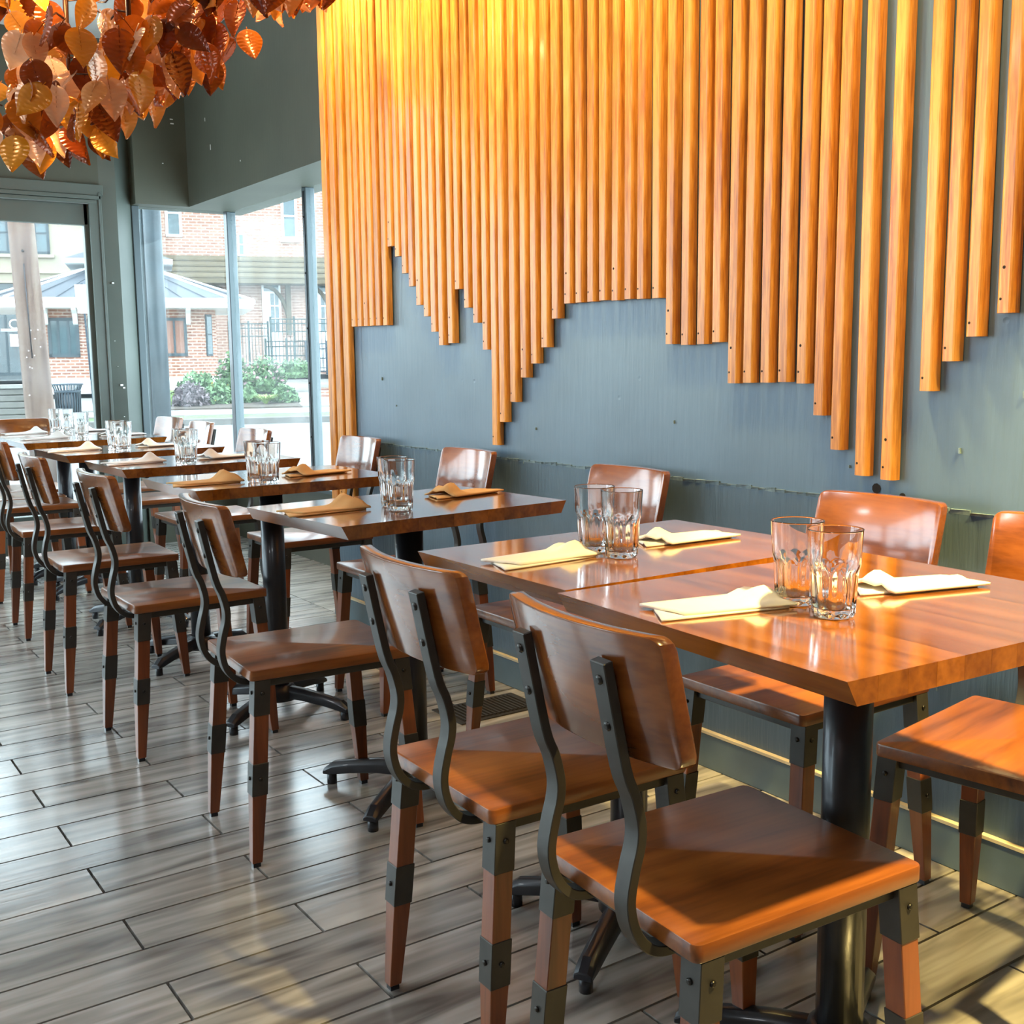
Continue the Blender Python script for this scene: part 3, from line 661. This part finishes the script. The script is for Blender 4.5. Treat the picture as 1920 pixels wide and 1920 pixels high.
def cp(s, d, z): p = C0+rdir*s+fdir*d; return (p.x-C0.x, p.y-C0.y, z-CEIL)
for s, d, zb in ((.455, -.05, 1.97), (-.08, 0, 1.95), (.15, .2, 2.02), (.85, .05, 2.36)):
    MB().tube([cp(s, d, CEIL), cp(s+.004, d, (CEIL+zb)/2), cp(s-.006, d+.01, zb)], [.012, .011, .006], 8).build('stem', 'twig', chd)
    for q in range(9):
        zz = zb+.06+q*.065; a = rl.uniform(0, 6.28); r = rl.uniform(.10, .24); ds, dd = math.cos(a), math.sin(a)*.8
        MB().tube([cp(s, d, zz), cp(s+ds*r*.4, d+dd*r*.4, zz+.012), cp(s+ds*r*.75, d+dd*r*.75, zz-.016), cp(s+ds*r, d+dd*r, zz-.02+rl.uniform(-.02, .03))], [.0042, .0038, .0032, .0026], 6).build('twig', 'twig', chd)
MB().lathe([(0, 0), (.10, 0), (.10, -.03), (.02, -.045), (0, -.045)], 24, cp(.2, 0, CEIL)).build('canopy_plate', 'twig', chd, fix=True)
for s, d, z, e in ((.12, .05, 2.36, 6), (.52, .0, 2.42, 6), (-.35, .1, 2.25, 4), (.85, .1, 2.55, 4), (.3, -.1, 2.7, 5)):
    p = C0+rdir*s+fdir*d; light('POINT', 'chandelier_bulb', (p.x, p.y, z), e, (1, .62, .26), shadow_soft_size=.03)

# ------------------------------------------------------------------ the street outside
SA = R(17)
def sw(u, w_, z=0): return (u*math.cos(SA)+w_*math.sin(SA), -u*math.sin(SA)+w_*math.cos(SA), z)
def sthing(name, label, cat, u, w_, z=0, group=None): return thing(name, label, cat, sw(u, w_, z), -SA, group)
def sground(name, mat, u0, u1, w0, w1, z0, z1, label=None, zb=None):
    m = MB(); zb = z1 if zb is None else zb
    m.hexa([(u0, w0, z0), (u1, w0, z0), (u1, w1, z0), (u0, w1, z0)], [(u0, w0, z1), (u1, w0, z1), (u1, w1, zb), (u0, w1, zb)])
    o = structure(m.build(name, mat)); o.rotation_euler = (0, 0, -SA)
    if label: o['label'] = label
    return o
sground('road', 'asphalt', -60, 60, 7.9, 23, -.5, -.12, 'pale grey asphalt street beyond the window')
kerb = sground('kerb', 'kerb', -60, 60, 23, 23.35, -.5, .0, 'weathered granite kerb along the street')
sground('verge', 'lawn', -60, 60, 23.35, 24.6, -.5, .0)
sground('sidewalk', 'concrete', -60, 60, 24.6, 27.2, -.5, .02, 'bright concrete sidewalk in front of the flower bed')
bed = sground('flower_bed', 'soil', .05, 3.3, 27.2, 31.5, -.5, .06, 'dark mulch bed under the shrubs', .35)
sground('plaza', 'concrete', -60, .05, 27.2, 70, -.5, .06, None, .9)
sground('plaza_right', 'concrete', 3.3, 60, 27.2, 70, -.5, .06, None, .9)
sground('plaza_back', 'concrete', .05, 3.3, 31.5, 70, -.5, .34, None, .9)

# utility pole, leaning
up_ = sthing('utility_pole', 'thick leaning weathered wooden utility pole outside the door', 'utility pole', -1.09, 12, -.12)
MB().tube([(.01, 0, 0), (-.03, 0, .75), (-.085, 0, 2.5), (-.15, 0, 5.0)], [.150, .138, .122, .11], 14).build('pole_shaft', 'pole_wood', up_)
MB().tube([(-.055, -.135, 1.3), (-.075, -.124, 2.2)], .006, 6).build('ground_wire', 'black', up_)
MB().disc((-.075, -.125, 2.32), (0, -1, 0), .014, .01, 8).build('bolt', 'bolt', up_)
st_rr = random.Random(2)
for k in range(10):
    z = st_rr.uniform(.9, 1.6); MB().disc((-.03-.035*(z-.75)+st_rr.uniform(-.08, .08), -.128, z), (0, -1, 0), .006, .008, 5).build('staple', 'white', up_)

# litter bin
tc_ = sthing('litter_bin', 'blue grey slatted steel litter bin with flared rim', 'litter bin', -1.71, 24, .0)
MB().lathe([(0, .03), (.225, .03), (.235, .60), (0, .60)], 20).build('liner', 'black', tc_)
for k in range(26):
    a = 2*math.pi*k/26; c, s = math.cos(a), math.sin(a)
    MB().bar((.23*c, .23*s, .02), (.245*c, .245*s, .60), .028, .010, (c, s, 0)).build('bar', 'can', tc_); MB().bar((.245*c, .245*s, .60), (.29*c, .29*s, .72), .022, .008, (c, s, 0)).build('rim_bar', 'can', tc_)
MB().lathe([(.30, .70), (.31, .715), (.30, .73), (.285, .715), (.30, .70)], 28).build('rim', 'can', tc_); MB().lathe([(.252, .55), (.258, .57), (.252, .60), (.24, .58), (.252, .55)], 28).build('hoop', 'can', tc_)

# street sign
sg = sthing('street_sign', 'narrow white parking sign on a tilted steel post', 'sign', -1.07, 20, -.12)
MB().bar((.06, 0, 0), (-.03, 0, 2.55), .05, .03).build('post', 'can', sg)
sp = MB().hexa([(-.115, -.035, 2.06), (.085, -.035, 2.06), (.085, -.027, 2.06), (-.115, -.027, 2.06)], [(-.145, -.035, 2.53), (.055, -.035, 2.53), (.055, -.027, 2.53), (-.145, -.027, 2.53)]).build('panel', 'white', sg)
def text(body, size, loc, parent, mat, name='lettering'):
    cu = bpy.data.curves.new(name, 'FONT'); cu.body = body; cu.size = size; cu.extrude = .001; cu.align_x = 'CENTER'
    tmp = bpy.data.objects.new(name, cu); col.objects.link(tmp); dg = bpy.context.evaluated_depsgraph_get(); me = bpy.data.meshes.new_from_object(tmp.evaluated_get(dg))
    bpy.data.objects.remove(tmp); me.materials.clear(); me.materials.append(M[mat]); return obj(name, me, parent, loc, (R(90), 0, 0))
M['faint'] = plain('faded_grey_print', srgb(196, 200, 208), .7); M['red'] = plain('faded_red_print', srgb(196, 120, 120), .7)
text('NO', .12, (-.04, -.037, 2.40), sp, 'faint')
for z, wd in ((2.335, .11), (2.26, .05), (2.19, .11)): MB().box(-.03-wd/2, -.03+wd/2, -.0375, -.035, z, z+.035).build('faded_line', 'faint', sp)
MB().box(-.06, .03, -.0375, -.035, 2.115, 2.128).build('arrow_bar', 'red', sp)

# round steel column just outside
co = sthing('steel_column', 'dark blue grey round steel column right outside the return pane', 'column', .025, 9, -.12)
MB().tube([(0, 0, 0), (0, 0, 3.6)], .068, 18).build('shaft', 'column', co); MB().box(-.10, .10, -.1, .1, 3.6, 3.66).build('cap_plate', 'column', co); MB().tube([(-.085, .03, 0), (-.085, .03, 3.6)], .022, 10).build('conduit', 'frame', co)

# kiosk
ki = sthing('brick_kiosk', 'small brick ticket kiosk with hipped metal roof and white cupola', 'kiosk', -.83, 34.6, .30)
pl = [(-2.07, -1.6), (2.07, -1.6), (2.52, -1.15), (2.52, 1.6), (-2.52, 1.6), (-2.52, -1.15)]
MB().prism(pl, .40, 2.34).build('brick_wall', 'brick_kiosk', ki); MB().prism([(x*1.02, y*1.02) for x, y in pl], 0, .40).build('plinth', 'white', ki)
ev = [(-2.85, -2.5), (2.85, -2.5), (3.55, -1.7), (3.55, 2.4), (-3.55, 2.4), (-3.55, -1.7)]
MB().prism(ev, 2.30, 2.44).build('soffit', 'white', ki); MB().prism([(x*1.015, y*1.015) for x, y in ev], 2.44, 2.56).build('gutter', 'white', ki)
tp = [(-.9, -.9), (.9, -.9), (1.0, -.8), (1.0, .9), (-1.0, .9), (-1.0, -.8)]; n = 6
rf_ = MB().add([(x, y, 2.56) for x, y in ev]+[(x, y, 3.42) for x, y in tp], [(i, (i+1) % n, n+(i+1) % n, n+i) for i in range(n)]+[tuple(range(n, 2*n))]).build('roof', 'metal_roof', ki)
for i in range(n):
    a, b, c, d = Vector((*ev[i], 2.57)), Vector((*ev[(i+1) % n], 2.57)), Vector((*tp[(i+1) % n], 3.43)), Vector((*tp[i], 3.43))
    MB().bar(a, d, .07, .05).build('ridge_cap', 'white', rf_)
    m = 9 if i == 0 else 2 if i in (1, 5) else 6
    for k in range(1, m):
        s = k/m; MB().bar(a+(b-a)*s, d+(c-d)*s, .03, .03).build('seam', 'metal_roof', rf_)
cu_ = MB().box(-.9, .9, -.85, .85, 3.40, 3.62).build('cupola', 'white', ki); MB().box(-1.42, 1.42, -1.3, 1.3, 3.55, 3.68).build('cupola_eave', 'white', cu_)
MB().add([(-1.42, -1.3, 3.68), (1.42, -1.3, 3.68), (1.42, 1.3, 3.68), (-1.42, 1.3, 3.68), (-.2, 0, 4.2), (.2, 0, 4.2)], [(0, 1, 5, 4), (1, 2, 5), (2, 3, 4, 5), (3, 0, 4)]).build('cupola_roof', 'metal_roof', cu_)
def win(parent, x0, x1, z0, z1, y, fm, pm, cols=2, rows=1, fr=.06, name='window'):
    m = MB(); m.box(x0, x1, y-.05, y, z0, z0+fr); m.box(x0, x1, y-.05, y, z1-fr, z1); m.box(x0, x0+fr, y-.05, y, z0, z1); m.box(x1-fr, x1, y-.05, y, z0, z1)
    for k in range(1, cols): x = x0+(x1-x0)*k/cols; m.box(x-fr*.35, x+fr*.35, y-.045, y, z0, z1)
    for k in range(1, rows): z = z0+(z1-z0)*k/rows; m.box(x0, x1, y-.045, y, z-fr*.35, z+fr*.35)
    f = m.build(name, fm, parent)
    for a in range(cols):
        for b in range(rows):
            MB().box(x0+(x1-x0)*a/cols, x0+(x1-x0)*(a+1)/cols, y-.02, y-.012, z0+(z1-z0)*b/rows, z0+(z1-z0)*(b+1)/rows).build('pane', pm, f)
    return f
win(ki, 1.02, 1.70, 1.00, 2.06, -1.6, 'ext_frame', 'blind', 2, 1, .08); win(ki, -1.92, -1.13, 1.00, 2.06, -1.6, 'ext_frame', 'ext_glass', 3, 1, .08); win(ki, -.9, .7, 1.00, 2.06, -1.6, 'ext_frame', 'ext_glass', 4, 1, .08)
# chamfered end window
dv = Vector((.45, .45, 0)).normalized(); nv = Vector((.45, -.45, 0)).normalized(); b0 = Vector((2.07, -1.6, 0))
for a, b, z0, z1, mt in ((.20, .44, 1.0, 2.16, 'ext_frame'), (.23, .41, 1.05, 1.58, 'ext_glass'), (.23, .41, 1.62, 2.1, 'ext_glass')):
    off = .03 if mt == 'ext_frame' else .04; p, q = b0+dv*a, b0+dv*b
    MB().hexa([p, q, q+nv*off, p+nv*off], [v+Vector((0, 0, 1)) for v in (p, q, q+nv*off, p+nv*off)])
    o = MB().hexa([v+Vector((0, 0, z0)) for v in (p, p+nv*off, q+nv*off, q)], [v+Vector((0, 0, z1)) for v in (p, p+nv*off, q+nv*off, q)]).build('end_window', mt, ki)
for x in (-1.2, 1.75, -1.95):
    pr = [(-1.62, 1.86), (-1.74, 1.90), (-1.80, 2.02), (-1.95, 2.16), (-2.30, 2.24), (-2.30, 2.31), (-1.62, 2.31)]
    m = MB(); m.add([(x-.06, a, b) for a, b in pr]+[(x+.06, a, b) for a, b in pr], [tuple(range(7)), tuple(range(7, 14))[::-1]]+[(i, 7+i, 7+(i+1) % 7, (i+1) % 7) for i in range(7)]); m.build('bracket', 'white', ki, fix=True)

# brick hall behind
bh = sthing('brick_hall', 'tall pale brick hall with shingled canopy, arched brackets and sash windows', 'building', 4, 45, .6)
MB().box(-5.3, 12, 0, 10, 0, 14).build('brick_wall', 'brick_hall', bh)
win(bh, .90, 1.52, 5.22, 6.98, 0, 'white', 'ext_glass', 1, 2, .1); win(bh, -.79, -.50, 4.55, 5.42, 0, 'white', 'ext_glass', 1, 2, .07); win(bh, 3.6, 4.3, 5.22, 6.98, 0, 'white', 'ext_glass', 1, 2, .1); win(bh, -3.4, -2.8, 5.22, 6.98, 0, 'white', 'ext_glass', 1, 2, .1)
MB().box(.84, 1.58, -.14, 0, 5.10, 5.22).build('window_sill', 'white', bh)
for x in (.05, 2.0):
    d = MB().box(x, x+.72, -.06, 0, .1, 3.55).build('door', 'white', bh)
    for c in range(2):
        for r in range(3): MB().box(x+.32+c*.17, x+.32+c*.17+.14, -.075, -.06, 1.7+r*.5, 2.14+r*.5).build('pane', 'ext_glass', d)
    MB().box(x+.08, x+.64, -.075, -.06, 3.22, 3.48).build('pane', 'ext_glass', d)
cn = MB().add([(-4, -1.3, 3.62), (2.85, -1.3, 3.62), (2.85, 0, 4.55), (-4, 0, 4.55), (-4, -1.3, 3.45), (2.85, -1.3, 3.45), (2.85, 0, 3.45), (-4, 0, 3.45)],
              [(0, 1, 2, 3), (4, 7, 6, 5), (0, 4, 5, 1), (1, 5, 6, 2), (0, 3, 7, 4)]).build('canopy', 'shingle', bh)
for k in range(4): MB().box(-4, 2.86, -1.32+.32*k, -1.28+.32*k, 3.64+.23*k, 3.70+.23*k).build('shingle_row', 'shingle', cn)
for x in (-2.6, -.95, 1.05, 2.75):
    pts = []
    for k in range(8): a = R(90*k/7); pts.append((-1.25+1.25*math.sin(a)*1.0-.0, 3.45-1.7*(1-math.cos(a))))
    MB().tube([(x-1.0*(k/7 if False else 0)-.9*(1-math.sin(R(90*k/7))), -.10-.0*k, 3.42-1.55*(1-math.cos(R(90*k/7)))) for k in range(8)], .085, 6).build('arch_bracket', 'bracket', bh)
    MB().box(x-.09, x+.09, -.2, 0, 1.55, 3.45).build('wall_post', 'bracket', bh)
MB().tube([(2.62, -.1, 0), (2.62, -.1, 13)], .07, 8).build('downspout', 'white', bh)

# cream building at the left
cb = sthing('cream_building', 'cream stucco shop building with dark green shop glass below', 'building', -6.5, 41, .6)
MB().box(-10, 4.9, 0, 8, 3.2, 12).build('upper_wall', 'stucco', cb); MB().box(-10, 3.7, .2, 8, 0, 3.2).build('shopfront_wall', 'shop_glass', cb)
MB().box(-10, 4.92, -.08, 0, 3.52, 3.62).build('string_course', 'stucco', cb)
win(cb, 1.6, 3.32, 4.15, 6.2, 0, 'ext_frame', 'ext_glass', 4, 3, .08); win(cb, -2.6, -.6, 4.15, 6.2, 0, 'ext_frame', 'ext_glass', 4, 3, .08)
MB().box(1.5, 3.45, -.12, 0, 4.03, 4.14).build('window_sill', 'stucco', cb)
sw_ = win(cb, .6, 2.95, .15, 2.95, .2, 'ext_frame', 'shop_glass', 2, 1, .1)
text('CP', .46, (2.14, .12, 1.70), sw_, 'white', 'shop_monogram')
MB().box(1.62, 2.66, .13, .14, 1.62, 1.70).build('script_band', 'white', sw_); MB().box(1.88, 2.32, .13, .14, 1.12, 1.52).build('notice', 'white', sw_)
MB().box(3.3, 3.7, .0, .2, 0, 3.2).build('corner_pier', 'shop_glass', cb)
gp = sthing('stone_pier', 'low pale stone pier at the left edge of the door pane', 'pier', -2.55, 24.5, .0)
for k in range(5): MB().box(-.5, .28+.02*(k % 2), -.3, .3, .13*k, .13*k+.12).build('stone', 'kerb', gp, .015, 1)
MB().box(-.55, .33, -.34, .34, .65, .72).build('capstone', 'concrete', gp)

# railings
def railing(name, label, u0, w0, u1, w1, z, h, mat, n, group=None):
    t = sthing(name, label, 'railing', u0, w0, z, group); a = Vector((0, 0, 0)); b = Vector((u1-u0, w1-w0, 0))
    for zz in (h, h-.16, h-.45, .12): MB().bar(a+Vector((0, 0, zz)), b+Vector((0, 0, zz)), .04, .04).build('rail', mat, t)
    for k in range(n+1):
        p = a+(b-a)*k/n
        if k % 6 == 0: MB().bar(p, p+Vector((0, 0, h+.1)), .07).build('post', mat, t)
        else: MB().bar(p+Vector((0, 0, .12)), p+Vector((0, 0, h)), .022).build('picket', mat, t)
    return t
railing('railing', 'dark green picket railing before the brick hall', 3.35, 36.6, 4.6, 36.0, .70, 1.05, 'rail', 12)
railing('railing', 'dark blue picket railing right of the window mullion', 4.55, 36.0, 6.6, 35.4, .68, .98, 'rail_b', 20)
railing('railing', 'upper railing with a tall post in front of the hall door', 4.05, 42, 6.6, 42, .75, 1.9, 'rail', 18)
railing('railing', 'grey stair railing left of the hall door', 2.6, 42.5, 4.0, 42.5, .75, 1.75, 'rail', 12)
pw_ = sthing('planter_wall', 'low brick planter wall with pale coping at the right of the window', 'planter', 4.2, 30.5, .06)
MB().box(-.1, 4, 0, .3, 0, .36).build('brick_course', 'brick_kiosk', pw_); MB().box(-.14, 4.04, -.04, .34, .36, .44).build('coping', 'concrete', pw_)

# planting
def cards(m, c, rad, n, size, rnd, flat=1.0):
    for _ in range(n):
        d = Vector((rnd.gauss(0, 1), rnd.gauss(0, 1), abs(rnd.gauss(0, 1)))).normalized(); r = rnd.uniform(.55, 1.0)
        p = Vector(c)+Vector((d.x*rad[0]*r, d.y*rad[1]*r, d.z*rad[2]*r)); a = Vector((rnd.gauss(0, 1), rnd.gauss(0, 1), rnd.gauss(0, 1))).normalized()
        b = a.cross(Vector((rnd.gauss(0, 1), rnd.gauss(0, 1), rnd.gauss(0, 1)))).normalized(); s = size*rnd.uniform(.6, 1.2)
        m.add([p-a*s, p+b*s*.5, p+a*s, p-b*s*.5], [(0, 1, 2, 3)])
def shrub(label, u, w_, z, rad, mat, seed, n=420, size=.07, flower=None, nf=40, fs=.06, name='shrub'):
    t = sthing(name, label, 'shrub', u, w_, z); rn = random.Random(seed); m = MB(); cards(m, (0, 0, .05), rad, int(n*1.7), size*1.1, rn); tag(m.build('foliage', mat, t), kind='stuff')
    core = MB(); core.lathe([(.0, .0), (rad[0]*.42, .02), (rad[0]*.5, rad[2]*.3), (rad[0]*.28, rad[2]*.5), (0, rad[2]*.6)], 10); core.build('inner_growth', mat, t)
    if flower:
        m = MB(); cards(m, (0, 0, .06), tuple(x*1.06 for x in rad), nf, fs, rn); tag(m.build('blossoms', flower, t), kind='stuff')
    return t
shrub('rounded dusky purple barberry shrub in the flower bed', .74, 27.9, .06, (.48, .4, .56), 'purple', 1)
shrub('green shrub with yellow flowers right of the purple shrub', 1.42, 28.3, .08, (.42, .4, .50), 'green', 2, flower='yellow', nf=18, fs=.05)
shrub('tall light green shrub behind the purple shrub', 1.0, 29.6, .2, (.6, .4, .66), 'green', 3)
shrub('pink flowering bush beside the kiosk corner', 1.95, 31.2, .34, (.5, .4, 1.05), 'green', 4, 520, .07, 'pink', 80, .07)
shrub('pink rose bush in front of the brick stair', 2.75, 30.6, .3, (.62, .45, .95), 'green', 5, 520, .07, 'pink', 110, .07)
shrub('low green shrub at the right end of the bed', 3.0, 28.2, .08, (.36, .3, .42), 'green', 6, flower='pink', nf=10)
shrub('green ground cover shrub below the corner post', 2.0, 28.4, .08, (.42, .3, .36), 'green', 7)
shrub('leafy shrub in front of the green railing', 4.0, 34.6, .6, (.7, .4, .55), 'green', 8)
shrub('green bush showing above the kiosk roof at the left', -2.6, 39.4, 3.4, (.8, .5, .5), 'green', 9, name='roof_bush')
shrub('small lime plant left of the purple shrub', .22, 28.0, .06, (.2, .2, .4), 'lime', 12, 160, .08)
def tuft(label, u, w_, z, n, L, mat, seed):
    t = sthing('grass_tuft', label, 'plant', u, w_, z); rn = random.Random(seed); m = MB()
    for _ in range(n):
        a = rn.uniform(0, 6.28); l = L*rn.uniform(.6, 1.1); c, s = math.cos(a), math.sin(a); px, py = -s*.014, c*.014
        P = [(c*l*q*.75, s*l*q*.75, l*(q*1.1-q*q*.75)) for q in (0, .35, .7, 1)]
        for i in range(3):
            w0, w1 = (1-i/3)*1.0, (1-(i+1)/3); a0, a1 = P[i], P[i+1]
            m.add([(a0[0]-px*w0, a0[1]-py*w0, a0[2]), (a0[0]+px*w0, a0[1]+py*w0, a0[2]), (a1[0]+px*w1, a1[1]+py*w1, a1[2]), (a1[0]-px*w1, a1[1]-py*w1, a1[2])], [(0, 1, 2, 3)])
    tag(m.build('blades', mat, t), kind='stuff')
tuft('bright lime clump of arching grass blades in the bed', 2.5, 27.9, .07, 170, .62, 'lime', 1)
tuft('straw coloured ornamental grass in the planter at the right', 4.75, 31.75, .12, 160, .95, 'straw', 2)
tuft('second straw coloured grass at the window edge', 5.75, 31.75, .12, 120, .9, 'straw', 3)
